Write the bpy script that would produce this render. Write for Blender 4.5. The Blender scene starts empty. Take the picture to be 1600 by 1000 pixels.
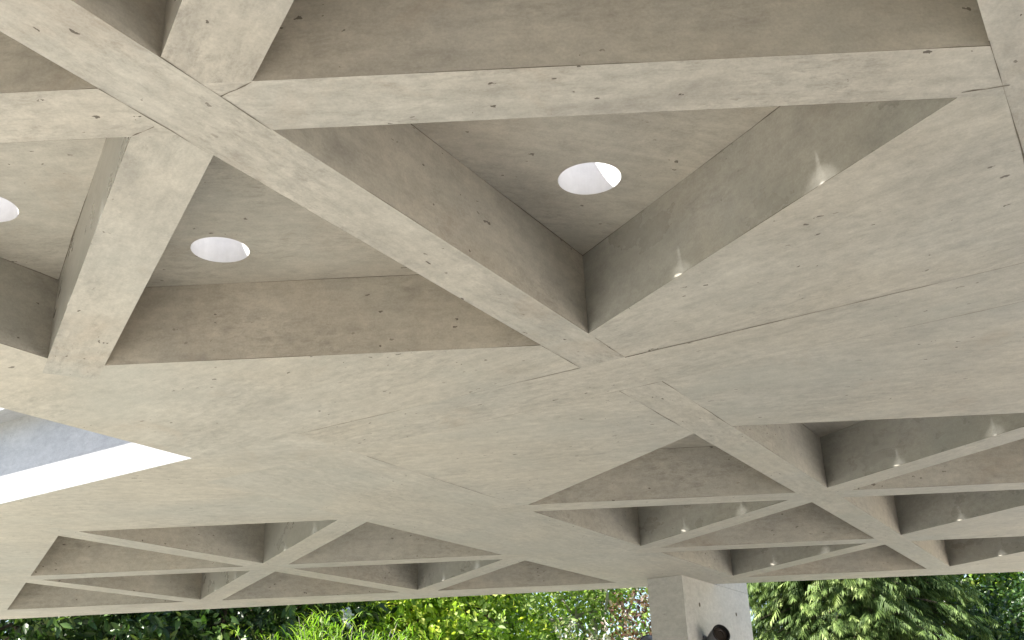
import bpy, math, random
import numpy as np
from mathutils import Vector, Matrix

SC = bpy.context.scene
COL = SC.collection
R = math.radians
Q = math.sqrt(3.0)

# ---------------------------------------------------------------- camera
H = 1.5                      # metres from the lens up to the underside of the canopy
EYE = 1.6
F, PITCH, ROLL, YAW = 1630.82, 0.392913, -0.0435046, -0.0069564


def cam_basis():
    w = np.array([math.sin(YAW) * math.cos(PITCH), math.cos(YAW) * math.cos(PITCH), math.sin(PITCH)])
    r = np.array([math.cos(YAW), -math.sin(YAW), 0.0])
    u = np.cross(r, w)
    return r * math.cos(ROLL) + u * math.sin(ROLL), -r * math.sin(ROLL) + u * math.cos(ROLL), w


BR, BU, BW = cam_basis()
cam_d = bpy.data.cameras.new('camera')
cam = bpy.data.objects.new('camera', cam_d)
COL.objects.link(cam)
cam_d.sensor_width = 36.0
cam_d.lens = F / 1600 * 36.0
cam_d.clip_start = 0.05
cam_d.clip_end = 600
m = Matrix.Identity(4)
for i in range(3):
    m[i][0], m[i][1], m[i][2] = BR[i], BU[i], -BW[i]
m[2][3] = EYE
cam.matrix_world = m
SC.camera = cam

# ---------------------------------------------------------------- sky, sun, exposure
SUN_EL = R(58.8)
SUN_DIR = np.array([-0.94, -0.34, 0.0])
SUN_DIR /= np.linalg.norm(SUN_DIR)
SUN_DIR = np.array([SUN_DIR[0] * math.cos(SUN_EL), SUN_DIR[1] * math.cos(SUN_EL), math.sin(SUN_EL)])
world = bpy.data.worlds.new('World')
SC.world = world
world.use_nodes = True
wn = world.node_tree
wn.nodes.clear()
sky = wn.nodes.new('ShaderNodeTexSky')
sky.sky_type = 'NISHITA'
sky.sun_disc = False
sky.sun_elevation = SUN_EL
sky.sun_rotation = math.atan2(SUN_DIR[0], SUN_DIR[1])
sky.air_density = 1.0
sky.dust_density = 1.4
sky.ozone_density = 1.0
bg = wn.nodes.new('ShaderNodeBackground')
bg.inputs['Strength'].default_value = 0.085
wo = wn.nodes.new('ShaderNodeOutputWorld')
wn.links.new(sky.outputs[0], bg.inputs[0])
wn.links.new(bg.outputs[0], wo.inputs[0])
sun_d = bpy.data.lights.new('sun', 'SUN')
sun_d.energy = 5.0
sun_d.angle = R(0.5)
sun_d.color = (1.0, 0.95, 0.87)
sun = bpy.data.objects.new('sun', sun_d)
COL.objects.link(sun)
sun.rotation_euler = Vector(SUN_DIR).to_track_quat('Z', 'Y').to_euler()
sun.location = (-20, -8, 30)
SC.view_settings.view_transform = 'Standard'
SC.view_settings.look = 'None'
SC.view_settings.gamma = 1
SC.view_settings.exposure = 1.93
SC.render.engine = 'CYCLES'
SC.cycles.max_bounces = 10
SC.cycles.diffuse_bounces = 6
SC.cycles.glossy_bounces = 4
SC.cycles.transparent_max_bounces = 8
SC.cycles.sample_clamp_indirect = 12
SC.cycles.use_denoising = True
SC.cycles.blur_glossy = 0.3


# ---------------------------------------------------------------- node helper
class NT:
    def __init__(self, name):
        self.m = bpy.data.materials.new(name)
        self.m.use_nodes = True
        self.t = self.m.node_tree
        self.b = self.t.nodes['Principled BSDF']
        self.out = self.t.nodes['Material Output']

    def n(self, kind, **kw):
        nd = self.t.nodes.new('ShaderNode' + kind)
        for k, v in kw.items():
            if k.startswith('i_'):
                nd.inputs[k[2:].replace('_', ' ')].default_value = v
            else:
                setattr(nd, k, v)
        return nd

    def l(self, a, b):
        self.t.links.new(a, b)

    def ramp(self, src, p0, p1, c0=0.0, c1=1.0):
        nd = self.n('MapRange', clamp=True)
        nd.inputs['From Min'].default_value = p0
        nd.inputs['From Max'].default_value = p1
        nd.inputs['To Min'].default_value = c0
        nd.inputs['To Max'].default_value = c1
        self.l(src, nd.inputs['Value'])
        return nd.outputs[0]

    def math(self, op, a, b=None):
        nd = self.n('Math', operation=op)
        for i, v in enumerate((a, b)):
            if v is None:
                continue
            if isinstance(v, (int, float)):
                nd.inputs[i].default_value = v
            else:
                self.l(v, nd.inputs[i])
        return nd.outputs[0]

    def mix(self, fac, a, b, mode='MIX'):
        nd = self.n('Mix', data_type='RGBA', blend_type=mode)
        for s, v in ((nd.inputs[0], fac), (nd.inputs[6], a), (nd.inputs[7], b)):
            if isinstance(v, (int, float)):
                s.default_value = v
            elif isinstance(v, tuple):
                s.default_value = (*v, 1)
            else:
                self.l(v, s)
        return nd.outputs[2]

    def noise(self, vec, scale, detail=4, rough=0.55, dist=0.0):
        nd = self.n('TexNoise')
        nd.inputs['Scale'].default_value = scale
        nd.inputs['Detail'].default_value = detail
        nd.inputs['Roughness'].default_value = rough
        nd.inputs['Distortion'].default_value = dist
        self.l(vec, nd.inputs['Vector'])
        return nd.outputs[0]

    def scaled(self, vec, sx, sy, sz=1.0, off=(0, 0, 0)):
        nd = self.n('Mapping')
        nd.inputs['Scale'].default_value = (sx, sy, sz)
        nd.inputs['Location'].default_value = off
        self.l(vec, nd.inputs['Vector'])
        return nd.outputs[0]


def concrete(name, base, tint_a, tint_b, rough=0.6, pits=1.0, streak=1.0, scuff=1.0, spec=0.4, wear=0.0):
    """board-cast concrete; the UV map is in metres with u along the grain of the formwork"""
    t = NT(name)
    uv = t.n('UVMap', uv_map='UVMap').outputs[0]
    S_ = lambda sx, sy, ox=0, oy=0: t.scaled(uv, sx, sy, 1, (ox, oy, 0))
    mul = lambda c, f: t.mix(1.0, c, f, 'MULTIPLY')
    col = t.mix(t.ramp(t.noise(uv, 0.8, 3, 0.5, 0.2), 0.40, 0.60), tint_a, tint_b)
    col = t.mix(t.ramp(t.noise(S_(1, 1, 7.3, 2.1), 1.6, 4, 0.6, 0.3), 0.35, 0.7, 0, 0.6), col, base)
    cl = t.noise(S_(1.0, 1.5), 2.6, 6, 0.62, 0.25)
    col = mul(col, t.ramp(cl, 0.30, 0.70, 0.87, 1.10))
    mo = t.noise(S_(1.0, 1.3, 5, 5), 16, 6, 0.78, 0.2)
    col = mul(col, t.ramp(mo, 0.30, 0.70, 0.82, 1.13))
    st = t.noise(S_(1.0, 8.0), 3.0, 5, 0.66, 0.25)
    col = mul(col, t.ramp(st, 0.3, 0.7, 1 - 0.075 * streak, 1 + 0.06 * streak))
    # chalky smears
    sm = t.noise(S_(1.2, 3.2, 3, 9), 2.4, 6, 0.72, 0.5)
    col = t.mix(t.ramp(sm, 0.54, 0.72, 0, 0.32), col, tuple(min(1, c * 1.32) for c in base))
    # cool grey blushes
    cg = t.noise(S_(1, 1.2, 21, 8), 1.2, 5, 0.6, 0.4)
    col = t.mix(t.ramp(cg, 0.52, 0.70, 0, 0.40), col, (base[0] * 0.84, base[1] * 0.90, base[2] * 0.93))
    # dark scuffs gathered in patches, drawn out along the grain
    pa = t.noise(S_(1, 1.6, 1, 5), 1.25, 4, 0.6)
    fi = t.noise(S_(1.0, 2.6, 2, 2), 12, 5, 0.80, 0.4)
    sc = t.math('MULTIPLY', t.ramp(pa, 0.47 - wear, 0.60 - wear), t.ramp(fi, 0.47, 0.72))
    col = t.mix(t.math('MULTIPLY', sc, 0.55 * scuff), col, (base[0] * 0.47, base[1] * 0.46, base[2] * 0.46))
    dk = t.noise(S_(1, 1.8, 31, 12), 2.3, 6, 0.68, 0.3)
    col = t.mix(t.ramp(dk, 0.60 - wear, 0.74 - wear, 0, 0.38 * scuff), col, (base[0] * 0.5, base[1] * 0.5, base[2] * 0.52))
    br = t.noise(S_(1, 1, 11, 3), 1.9, 6, 0.7, 0.6)
    col = t.mix(t.ramp(br, 0.60 - wear, 0.76 - wear, 0, 0.34), col, (base[0] * 0.78, base[1] * 0.64, base[2] * 0.54))
    col = mul(col, t.ramp(t.noise(uv, 120, 3, 0.7), 0.3, 0.7, 0.92, 1.08))
    # a few rings left by the form board
    vr = t.n('TexVoronoi', feature='F1')
    vr.inputs['Scale'].default_value = 2.0
    t.l(S_(0.8, 1.2, 9, 1), vr.inputs['Vector'])
    sr = t.n('SeparateColor'); t.l(vr.outputs['Color'], sr.inputs[0])
    ring_ = t.math('LESS_THAN', t.math('ABSOLUTE', t.math('SUBTRACT', vr.outputs['Distance'], 0.045)), 0.008)
    ring_ = t.math('MULTIPLY', ring_, t.ramp(sr.outputs[1], 0.80, 0.84))
    col = t.mix(t.math('MULTIPLY', ring_, t.ramp(mo, 0.4, 0.6, 0.0, 0.5)), col, (base[0] * 0.45, base[1] * 0.43, base[2] * 0.4))
    # air holes, only in patches, drawn out and bent
    holes = []
    for scale, lo, rad, th, ox in ((15, 0.79, 0.15, 0.48, 0), (31, 0.70, 0.22, 0.49, 29)):
        vo = t.n('TexVoronoi', feature='F1')
        vo.inputs['Scale'].default_value = scale
        wv = t.n('VectorMath', operation='ADD')
        wn_ = t.n('TexNoise'); wn_.inputs['Scale'].default_value = scale * 1.3; wn_.inputs['Detail'].default_value = 3
        t.l(uv, wn_.inputs['Vector'])
        sc_ = t.n('VectorMath', operation='SCALE'); sc_.inputs['Scale'].default_value = 1.0 / scale
        t.l(wn_.outputs['Color'], sc_.inputs[0])
        t.l(S_(0.62, 1.25, ox, ox), wv.inputs[0]); t.l(sc_.outputs[0], wv.inputs[1])
        t.l(wv.outputs[0], vo.inputs['Vector'])
        sep = t.n('SeparateColor')
        t.l(vo.outputs['Color'], sep.inputs[0])
        hole = t.math('LESS_THAN', vo.outputs['Distance'], t.ramp(sep.outputs[0], lo, 1.0, 0.0, rad))
        where = t.ramp(t.noise(S_(1, 1, 4 + ox, 4), 1.5, 3), th - wear, th + 0.06 - wear)
        holes.append(t.math('MULTIPLY', hole, where))
    hole = t.math('MAXIMUM', holes[0], holes[1])
    col = t.mix(t.math('MULTIPLY', hole, 0.85 * min(1, pits)), col, (0.07, 0.055, 0.04))
    t.l(col, t.b.inputs['Base Color'])
    t.l(t.ramp(cl, 0.3, 0.7, rough - 0.07, rough + 0.08), t.b.inputs['Roughness'])
    t.b.inputs['Specular IOR Level'].default_value = spec
    h = t.math('ADD', t.math('MULTIPLY', st, 0.25), t.math('MULTIPLY', cl, 0.35))
    h = t.math('ADD', h, t.math('MULTIPLY', mo, 0.30))
    h = t.math('SUBTRACT', h, t.math('MULTIPLY', hole, 0.8))
    bp = t.n('Bump')
    bp.inputs['Strength'].default_value = 0.25
    bp.inputs['Distance'].default_value = 0.006
    t.l(h, bp.inputs['Height'])
    t.l(bp.outputs[0], t.b.inputs['Normal'])
    return t.m


M = {}
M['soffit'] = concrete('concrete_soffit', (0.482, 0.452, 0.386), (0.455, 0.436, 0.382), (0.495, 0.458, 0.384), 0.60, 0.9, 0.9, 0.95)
M['rib_worn'] = concrete('concrete_rib_worn', (0.478, 0.450, 0.388), (0.450, 0.434, 0.384), (0.490, 0.455, 0.386), 0.60, 1.0, 1.1, 1.25, 0.4, 0.05)
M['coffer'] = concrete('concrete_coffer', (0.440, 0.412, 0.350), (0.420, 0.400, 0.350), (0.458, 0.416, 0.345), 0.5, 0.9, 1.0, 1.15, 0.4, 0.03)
M['coffer_slick_shade'] = concrete('concrete_slick_shade', (0.330, 0.320, 0.280), (0.315, 0.312, 0.280), (0.345, 0.325, 0.278), 0.30, 0.4, 0.4, 0.7, 0.5)  # smooth finish; shade of the left-facing walls painted into a darker, greyer colour
M['fin'] = concrete('concrete_fin', (0.49, 0.475, 0.44), (0.47, 0.46, 0.43), (0.50, 0.48, 0.44), 0.6, 0.3, 0.5, 0.5)
M['curb'] = concrete('concrete_curb', (0.38, 0.38, 0.385), (0.35, 0.355, 0.365), (0.41, 0.41, 0.41), 0.5, 0.3, 0.6, 0.9)


def plain(name, col, rough=0.5, metal=0.0, var=0.12, scale=8.0):
    t = NT(name)
    tc = t.n('TexCoord').outputs['Object']
    nz = t.noise(tc, scale, 5, 0.6)
    c = t.mix(1.0, col, t.ramp(nz, 0.3, 0.7, 1 - var, 1 + var), 'MULTIPLY')
    t.l(c, t.b.inputs['Base Color'])
    t.b.inputs['Roughness'].default_value = rough
    t.b.inputs['Metallic'].default_value = metal
    return t.m


M['joint'] = plain('joint_dark', (0.15, 0.13, 0.10), 0.9, 0, 0.4, 20)  # dark tone of the ragged joint lines
M['tube'] = plain('white_painted_tube', (0.66, 0.66, 0.67), 0.22, 0, 0.06, 25)
M['roof'] = plain('roof_membrane', (0.30, 0.30, 0.29), 0.85)
M['metal'] = plain('dark_grey_metal', (0.15, 0.157, 0.17), 0.38, 0.3)
M['metal_rim'] = plain('black_rim', (0.012, 0.012, 0.013), 0.35, 0.1)
M['lens'] = plain('lamp_glass', (0.03, 0.022, 0.018), 0.12)
M['hole'] = plain('tie_hole', (0.10, 0.085, 0.065), 0.9)
M['bark'] = plain('bark', (0.10, 0.075, 0.05), 0.9, 0, 0.4, 9)
M['bark_pale'] = plain('bark_pale', (0.30, 0.27, 0.22), 0.85, 0, 0.3, 9)


def ground_mat(name, a, b, scale):
    t = NT(name)
    tc = t.n('TexCoord').outputs['Object']
    c = t.mix(t.ramp(t.noise(tc, scale, 6, 0.6), 0.35, 0.65), a, b)
    c = t.mix(1.0, c, t.ramp(t.noise(tc, scale * 30, 4, 0.7), 0.3, 0.7, 0.8, 1.2), 'MULTIPLY')
    t.l(c, t.b.inputs['Base Color'])
    t.b.inputs['Roughness'].default_value = 0.85
    return t.m


M['lawn'] = ground_mat('lawn', (0.055, 0.085, 0.03), (0.075, 0.11, 0.04), 0.4)
M['paving'] = ground_mat('paving', (0.455, 0.437, 0.408), (0.495, 0.475, 0.44), 0.5)
M['bed'] = ground_mat('mossy_gravel', (0.21, 0.213, 0.195), (0.25, 0.252, 0.23), 1.0)
M['gravel'] = ground_mat('gravel', (0.52, 0.44, 0.32), (0.58, 0.50, 0.37), 1.5)


def leaf_mat(name, cols, rough=0.45, trans=0.3, spec=0.5):
    t = NT(name)
    at = t.n('Attribute', attribute_name='tone').outputs['Fac']
    cr = t.n('ValToRGB')
    e = cr.color_ramp.elements
    while len(e) < len(cols):
        e.new(0.5)
    for i, c in enumerate(cols):
        e[i].position = i / (len(cols) - 1)
        e[i].color = (*c, 1)
    t.l(at, cr.inputs[0])
    t.l(cr.outputs[0], t.b.inputs['Base Color'])
    t.b.inputs['Roughness'].default_value = rough
    t.b.inputs['Specular IOR Level'].default_value = spec
    tr = t.n('BsdfTranslucent')
    br = t.mix(1.0, cr.outputs[0], (1.3, 1.5, 0.7), 'MULTIPLY')
    t.l(br, tr.inputs[0])
    ms = t.n('MixShader')
    ms.inputs[0].default_value = trans
    t.l(t.b.outputs[0], ms.inputs[1])
    t.l(tr.outputs[0], ms.inputs[2])
    t.l(ms.outputs[0], t.out.inputs['Surface'])
    return t.m


M['laurel'] = leaf_mat('leaf_laurel', [(0.018, 0.038, 0.008), (0.036, 0.075, 0.014), (0.07, 0.13, 0.025), (0.20, 0.25, 0.06)], 0.4, 0.22, 0.4)
M['bright'] = leaf_mat('leaf_bright', [(0.12, 0.20, 0.03), (0.20, 0.30, 0.045), (0.31, 0.42, 0.06), (0.52, 0.55, 0.09)], 0.5, 0.5, 0.3)
M['grey_green'] = leaf_mat('leaf_green', [(0.09, 0.15, 0.04), (0.17, 0.25, 0.06), (0.28, 0.38, 0.10), (0.46, 0.52, 0.20)], 0.5, 0.48, 0.3)
M['silver'] = leaf_mat('leaf_silver', [(0.10, 0.11, 0.07), (0.17, 0.18, 0.12), (0.27, 0.27, 0.20), (0.42, 0.40, 0.34)], 0.45, 0.3)
M['lime'] = leaf_mat('leaf_lime', [(0.09, 0.18, 0.02), (0.14, 0.26, 0.025), (0.22, 0.34, 0.035), (0.34, 0.42, 0.10)], 0.5, 0.45, 0.3)
M['red'] = leaf_mat('leaf_red', [(0.05, 0.018, 0.012), (0.09, 0.04, 0.022), (0.15, 0.10, 0.06), (0.26, 0.22, 0.16)], 0.35, 0.2, 0.7)
M['conifer'] = leaf_mat('leaf_conifer', [(0.025, 0.048, 0.012), (0.055, 0.095, 0.024), (0.13, 0.19, 0.05), (0.34, 0.41, 0.15)], 0.6, 0.25, 0.25)
M['hedge'] = leaf_mat('leaf_hedge', [(0.012, 0.03, 0.007), (0.022, 0.055, 0.012), (0.045, 0.095, 0.018), (0.12, 0.18, 0.03)], 0.36, 0.2, 0.45)
M['flower'] = leaf_mat('petal_white', [(0.6, 0.6, 0.6), (0.75, 0.75, 0.75)], 0.6, 0.2)


# ---------------------------------------------------------------- object helpers
def tag(o, label=None, cat=None, group=None, kind=None):
    if label: o['label'] = label
    if cat: o['category'] = cat
    if group: o['group'] = group
    if kind: o['kind'] = kind
    return o


def empty(name, loc, label, cat, group=None):
    o = bpy.data.objects.new(name, None)
    COL.objects.link(o)
    o.location = loc
    return tag(o, label, cat, group)


def link_mesh(name, me, parent=None):
    o = bpy.data.objects.new(name, me)
    COL.objects.link(o)
    if parent is not None:
        o.parent = parent
        o.matrix_parent_inverse = Matrix.Translation(-Vector(parent.location))
    return o


def poly_mesh(name, polys, mats, parent=None, smooth=False):
    """polys: list of (points, uvs, material index)"""
    vs, fs, uvs, mi = [], [], [], []
    for pts, uv, k in polys:
        b = len(vs)
        vs += [tuple(p) for p in pts]
        fs.append(tuple(range(b, b + len(pts))))
        uvs += uv
        mi.append(k)
    me = bpy.data.meshes.new(name)
    me.from_pydata(vs, [], fs)
    ul = me.uv_layers.new(name='UVMap')
    ul.data.foreach_set('uv', np.array(uvs, dtype=float).ravel())
    for mt in mats:
        me.materials.append(mt)
    me.polygons.foreach_set('material_index', mi)
    if smooth:
        me.polygons.foreach_set('use_smooth', [True] * len(fs))
    me.update()
    return link_mesh(name, me, parent)


def W(x, y, z=1.0):
    return (x * H, y * H, EYE + z * H)


# ---------------------------------------------------------------- the lattice of the canopy (plan units of H)
S, DL = 1.41339198, 0.0813230431
HW = DL * Q / 2
OFF = {'N': (-1.3616, 0.30737), 'R': (-1.36094, 3.95362), 'L': (-4.80060, 1.91842)}
Z0, Z1, Z2 = 1.0, 1.225, 1.415          # underside, recess ceiling, roof top
HOLE_R = 0.0735


def xy(u, v):
    return np.array([(u + v) / 2, (v - u) * Q / 2])


def node(zn, a, b):
    return xy(OFF[zn][0] + a * S, OFF[zn][1] + b * S)


def tri(zn, k, a, b, du=0.0):
    u, v = OFF[zn][0] + a * S, OFF[zn][1] + b * S
    if k == 'u':
        y = (v - u) * Q / 2 + HW
        ul = u + DL + du
        return [np.array([ul + y / Q, y]), np.array([v + S - DL - y / Q, y]), xy(ul, v + S - DL)]
    y = (v + S - u) * Q / 2 - HW
    return [xy(u - DL, v + DL), np.array([u - DL + y / Q, y]), np.array([v + DL - y / Q, y])]


CELLS = []
for a in range(-3, 3):                   # above and around the camera
    for row in (-2, -1, 0):
        b = a + row
        for k in 'ud':
            c = sum(tri('N', k, a, b)) / 3
            uu, vv = c[0] - c[1] / Q, c[0] + c[1] / Q
            if vv > 1.75 or c[0] < -3.4 or c[0] > 2.6 or c[1] < -0.5:
                continue
            if c[1] > 1.44 and uu < -2.7:
                continue
            CELLS.append(('N', k, a, b))
for a in range(-1, 3):                   # far right field
    for row in (-1, 0, 1):
        b = a + row
        if b < -1: continue
        if node('R', a, b)[0] > 2.6: continue
        if not (row == -1 and a < 0): CELLS.append(('R', 'u', a, b))
        if a >= 0: CELLS.append(('R', 'd', a, b))
CELLS += [('L', 'u', 0, -1), ('L', 'u', -1, -1), ('L', 'u', 0, 0), ('L', 'd', 0, -1), ('L', 'd', 1, 0),
          ('L', 'd', -1, -1), ('L', 'd', 0, 0), ('L', 'd', 1, 1)]
CS = set(CELLS)


def cell_tri(c):
    return tri(*c, du=(0.02 if c[0] == 'R' and c[1] == 'u' and c[2] == -1 else 0.0))


# ---- 2D convex clipping
def area(p):
    return 0.5 * sum(p[i][0] * p[(i + 1) % len(p)][1] - p[(i + 1) % len(p)][0] * p[i][1] for i in range(len(p)))


def ccw(p):
    return p if area(p) > 0 else p[::-1]


def clip(p, a, n):
    """keep the side where (x-a).n <= 0"""
    out = []
    for i in range(len(p)):
        s, e = p[i], p[(i + 1) % len(p)]
        ds, de = np.dot(s - a, n), np.dot(e - a, n)
        if ds <= 1e-9: out.append(s)
        if (ds < -1e-9 and de > 1e-9) or (ds > 1e-9 and de < -1e-9):
            out.append(s + (e - s) * ds / (ds - de))
    return out


def split_by(p, c):
    """-> (inside, [outside pieces]) of convex p against ccw convex c"""
    outs, cur = [], p
    for i in range(len(c)):
        a, b = c[i], c[(i + 1) % len(c)]
        n = np.array([b[1] - a[1], a[0] - b[0]])
        n = n / np.linalg.norm(n)
        o = clip(cur, a, -n)
        if len(o) > 2 and abs(area(o)) > 1e-7: outs.append(o)
        cur = clip(cur, a, n)
        if len(cur) < 3 or abs(area(cur)) < 1e-7:
            return None, None
    return cur, outs


def take(pieces, c):
    c = ccw([np.array(q, float) for q in c])
    inside, rest = [], []
    for p in pieces:
        i, o = split_by(p, c)
        if i is None: rest.append(p)
        else:
            inside.append(i); rest += o
    return inside, rest


A = lambda *p: [np.array(q, float) for q in p]
XL, XN, XR, YB = -4.2, -2.05, 4.0, -1.1
B_DIR = np.array([-Q / 2, 0.5])          # direction of the cross beam, seen in plan
OP_A = np.array([-1.168, 3.5432])        # inner corner of the big notch cut into the canopy
OP_B = OP_A + B_DIR * ((OP_A[0] - XL) / (Q / 2))
OP_C = OP_A + np.array([-0.5, -Q / 2]) * ((OP_A[0] - XN) / 0.5)
PER = A((XN, YB), (1.9, YB), (1.9, 2.0), (XR, 7.38), (3.36, 7.30), (0.8, 7.236), (-3.7, 7.42), (XL, 7.44)) + [OP_B, OP_A, OP_C]
SLAB = [ccw(A((XL, YB), (0.8, YB), (0.8, 7.236), (-3.7, 7.42), (XL, 7.44))),
        ccw(A((0.8, YB), (1.9, YB), (1.9, 7.30), (0.8, 7.236))),
        ccw(A((1.9, 2.0), (XR, 7.38), (3.36, 7.30), (1.9, 7.265)))]
SLAB[1] = ccw(A((0.8, YB), (1.9, YB), (1.9, 7.2635), (0.8, 7.236)))
SLAB[2] = ccw(A((1.9, 2.0), (XR, 7.38), (3.36, 7.30), (1.9, 7.2635)))
NOTCH = [OP_A, OP_B, np.array([XL - 0.01, OP_C[1]]), OP_C]
OUTSIDE = A((XL - 1, YB - 1), (XN, YB - 1), (XN, OP_C[1]), (XL - 1, OP_C[1]))
_, SLAB = take(SLAB, NOTCH)
_, SLAB = take(SLAB, OUTSIDE)


def on_slab(c):
    for p in cell_tri(c):
        if p[1] < YB + 0.1: return False
        if p[0] < XN + 0.08 and p[1] < 3.6: return False
        if p[0] > 1.82 and p[0] > 1.9 + (p[1] - 2.0) * 2.1 / 5.38 - 0.06: return False
    return True


CELLS = [c for c in CELLS if on_slab(c)]
CS = set(CELLS)

# ---------------------------------------------------------------- canopy
canopy = empty('concrete_canopy', (0, 0, 0), 'huge grey beige concrete canopy with triangular coffers, round skylights and wide beams overhead', 'canopy')
rng = random.Random(5)


def flat_part(name, polys, ang, z, mat, parent=canopy, label=None, flip=True):
    ou, ov = rng.uniform(-50, 50), rng.uniform(-50, 50)
    ca, sa = math.cos(ang), math.sin(ang)
    out = []
    for p in polys:
        p = ccw(p)
        if flip: p = p[::-1]
        out.append(([W(q[0], q[1], z) for q in p],
                    [((q[0] * ca + q[1] * sa) * H + ou, (-q[0] * sa + q[1] * ca) * H + ov) for q in p], 0))
    o = poly_mesh(name, out, [mat], parent)
    if label: o['label'] = label
    return o


def strip(p, q, hw):
    d = (q - p) / np.linalg.norm(q - p)
    n = np.array([-d[1], d[0]]) * hw
    return [p + n, p - n, q - n, q + n]


rest = SLAB
for c in CELLS:
    _, rest = take(rest, cell_tri(c))


def hit_w30(u, w):                        # point of D1 line u where y + x/sqrt3 = w
    y = (w - u / Q) / (1 + 1 / 3)
    return np.array([u + y / Q, y])


# segments of ribs between two neighbouring coffers, by line
lines = {}
for (zn, k, a, b) in CELLS:
    if k != 'u': continue
    if (zn, 'd', a, b) in CS: lines.setdefault((zn, 'D1', a), []).append((node(zn, a, b), node(zn, a, b + 1)))
    if (zn, 'd', a + 1, b) in CS: lines.setdefault((zn, 'H', b - a), []).append((node(zn, a, b), node(zn, a + 1, b + 1)))
    if (zn, 'd', a + 1, b + 1) in CS: lines.setdefault((zn, 'D2', b + 1), []).append((node(zn, a + 1, b + 1), node(zn, a, b + 1)))
W1, W2 = 2.886, 3.180
lines.setdefault(('N', 'D1', 0), []).append((node('N', 0, 1), hit_w30(OFF['N'][0], W1)))
lines.setdefault(('N', 'D1', 1), []).append((node('N', 1, 1), hit_w30(OFF['N'][0] + S, W1)))
lines.setdefault(('R', 'D1', 0), []).append((hit_w30(OFF['R'][0], W2), node('R', 0, 0)))

# the cross beam first
e1 = np.array([-2.0, W1 + 2.0 / Q]); e2 = np.array([XR, W1 - XR / Q])
g1 = np.array([-2.0, W2 + 2.0 / Q]); g2 = np.array([XR, W2 - XR / Q])
um = -2.655
a1, a2 = hit_w30(um, W1), hit_w30(um, W2)
BEAM = [a1, e2, g2, a2]
ANG = {'H': 0.0, 'D1': R(60), 'D2': R(-60)}
beam_in, rest = take(rest, BEAM)
flat_part('cross_beam', beam_in, R(-30), Z0, M['soffit'])
for fam in ('D1', 'H', 'D2'):
    for key in sorted(k for k in lines if k[1] == fam):
        got = []
        for p, q in lines[key]:
            g, rest = take(rest, strip(p, q, HW))
            got += g
        if got:
            flat_part('rib', got, ANG[fam], Z0, M['rib_worn'] if key[0] == 'N' else M['soffit'])
# wide beam running away to the column, and the broad plates left over
WIDE = [hit_w30(um, W2), np.array([um + 7.6 / Q, 7.6]), np.array([-3.46 + 7.6 / Q, 7.6]), hit_w30(-3.46, W2)]
wide_in, rest = take(rest, WIDE)
flat_part('wide_beam', wide_in, R(60), Z0, M['soffit'])
near, rest = take(rest, [np.array([XL - 1, YB - 1]), np.array([XR + 1, YB - 1]), np.array([XR + 1, W1 - (XR + 1) / Q]), hit_w30(um, W1), np.array([XL - 1, W1 - (XL - 1) / Q])])
flat_part('soffit', near, R(-38), Z0, M['soffit'])
rightp, rest = take(rest, [hit_w30(um, W2), np.array([XR + 1, W2 - (XR + 1) / Q]), np.array([XR + 1, 8]), np.array([um + 8 / Q, 8])])
flat_part('soffit', rightp, R(-12), Z0, M['soffit'])
flat_part('soffit', rest, R(8), Z0, M['soffit'])


# ---- coffers: walls, recess ceiling with a round hole, white tube
def hole_centre(c):
    t = cell_tri(c)
    g = sum(t) / 3
    v = t[2]
    return g + (v - g) / np.linalg.norm(v - g) * 0.268


def ring(t, c, n=60, r=HOLE_R):
    """boundary points of triangle t and of the circle, by common angles around c"""
    t = ccw(list(t))
    ang = set(round(2 * math.pi * i / n, 6) for i in range(n))
    for p in t: ang.add(round(math.atan2(p[1] - c[1], p[0] - c[0]) % (2 * math.pi), 6))
    ang = sorted(ang)
    out, circ = [], []
    for a in ang:
        d = np.array([math.cos(a), math.sin(a)])
        best = 1e9
        for i in range(3):
            p, q = t[i], t[(i + 1) % 3]
            e = q - p
            den = d[0] * e[1] - d[1] * e[0]
            if abs(den) < 1e-12: continue
            w = p - c
            s = (w[0] * e[1] - w[1] * e[0]) / den
            k = (w[0] * d[1] - w[1] * d[0]) / den
            if s > 0 and -1e-6 <= k <= 1 + 1e-6: best = min(best, s)
        out.append(c + d * best)
        circ.append(c + d * r)
    return out, circ


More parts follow.
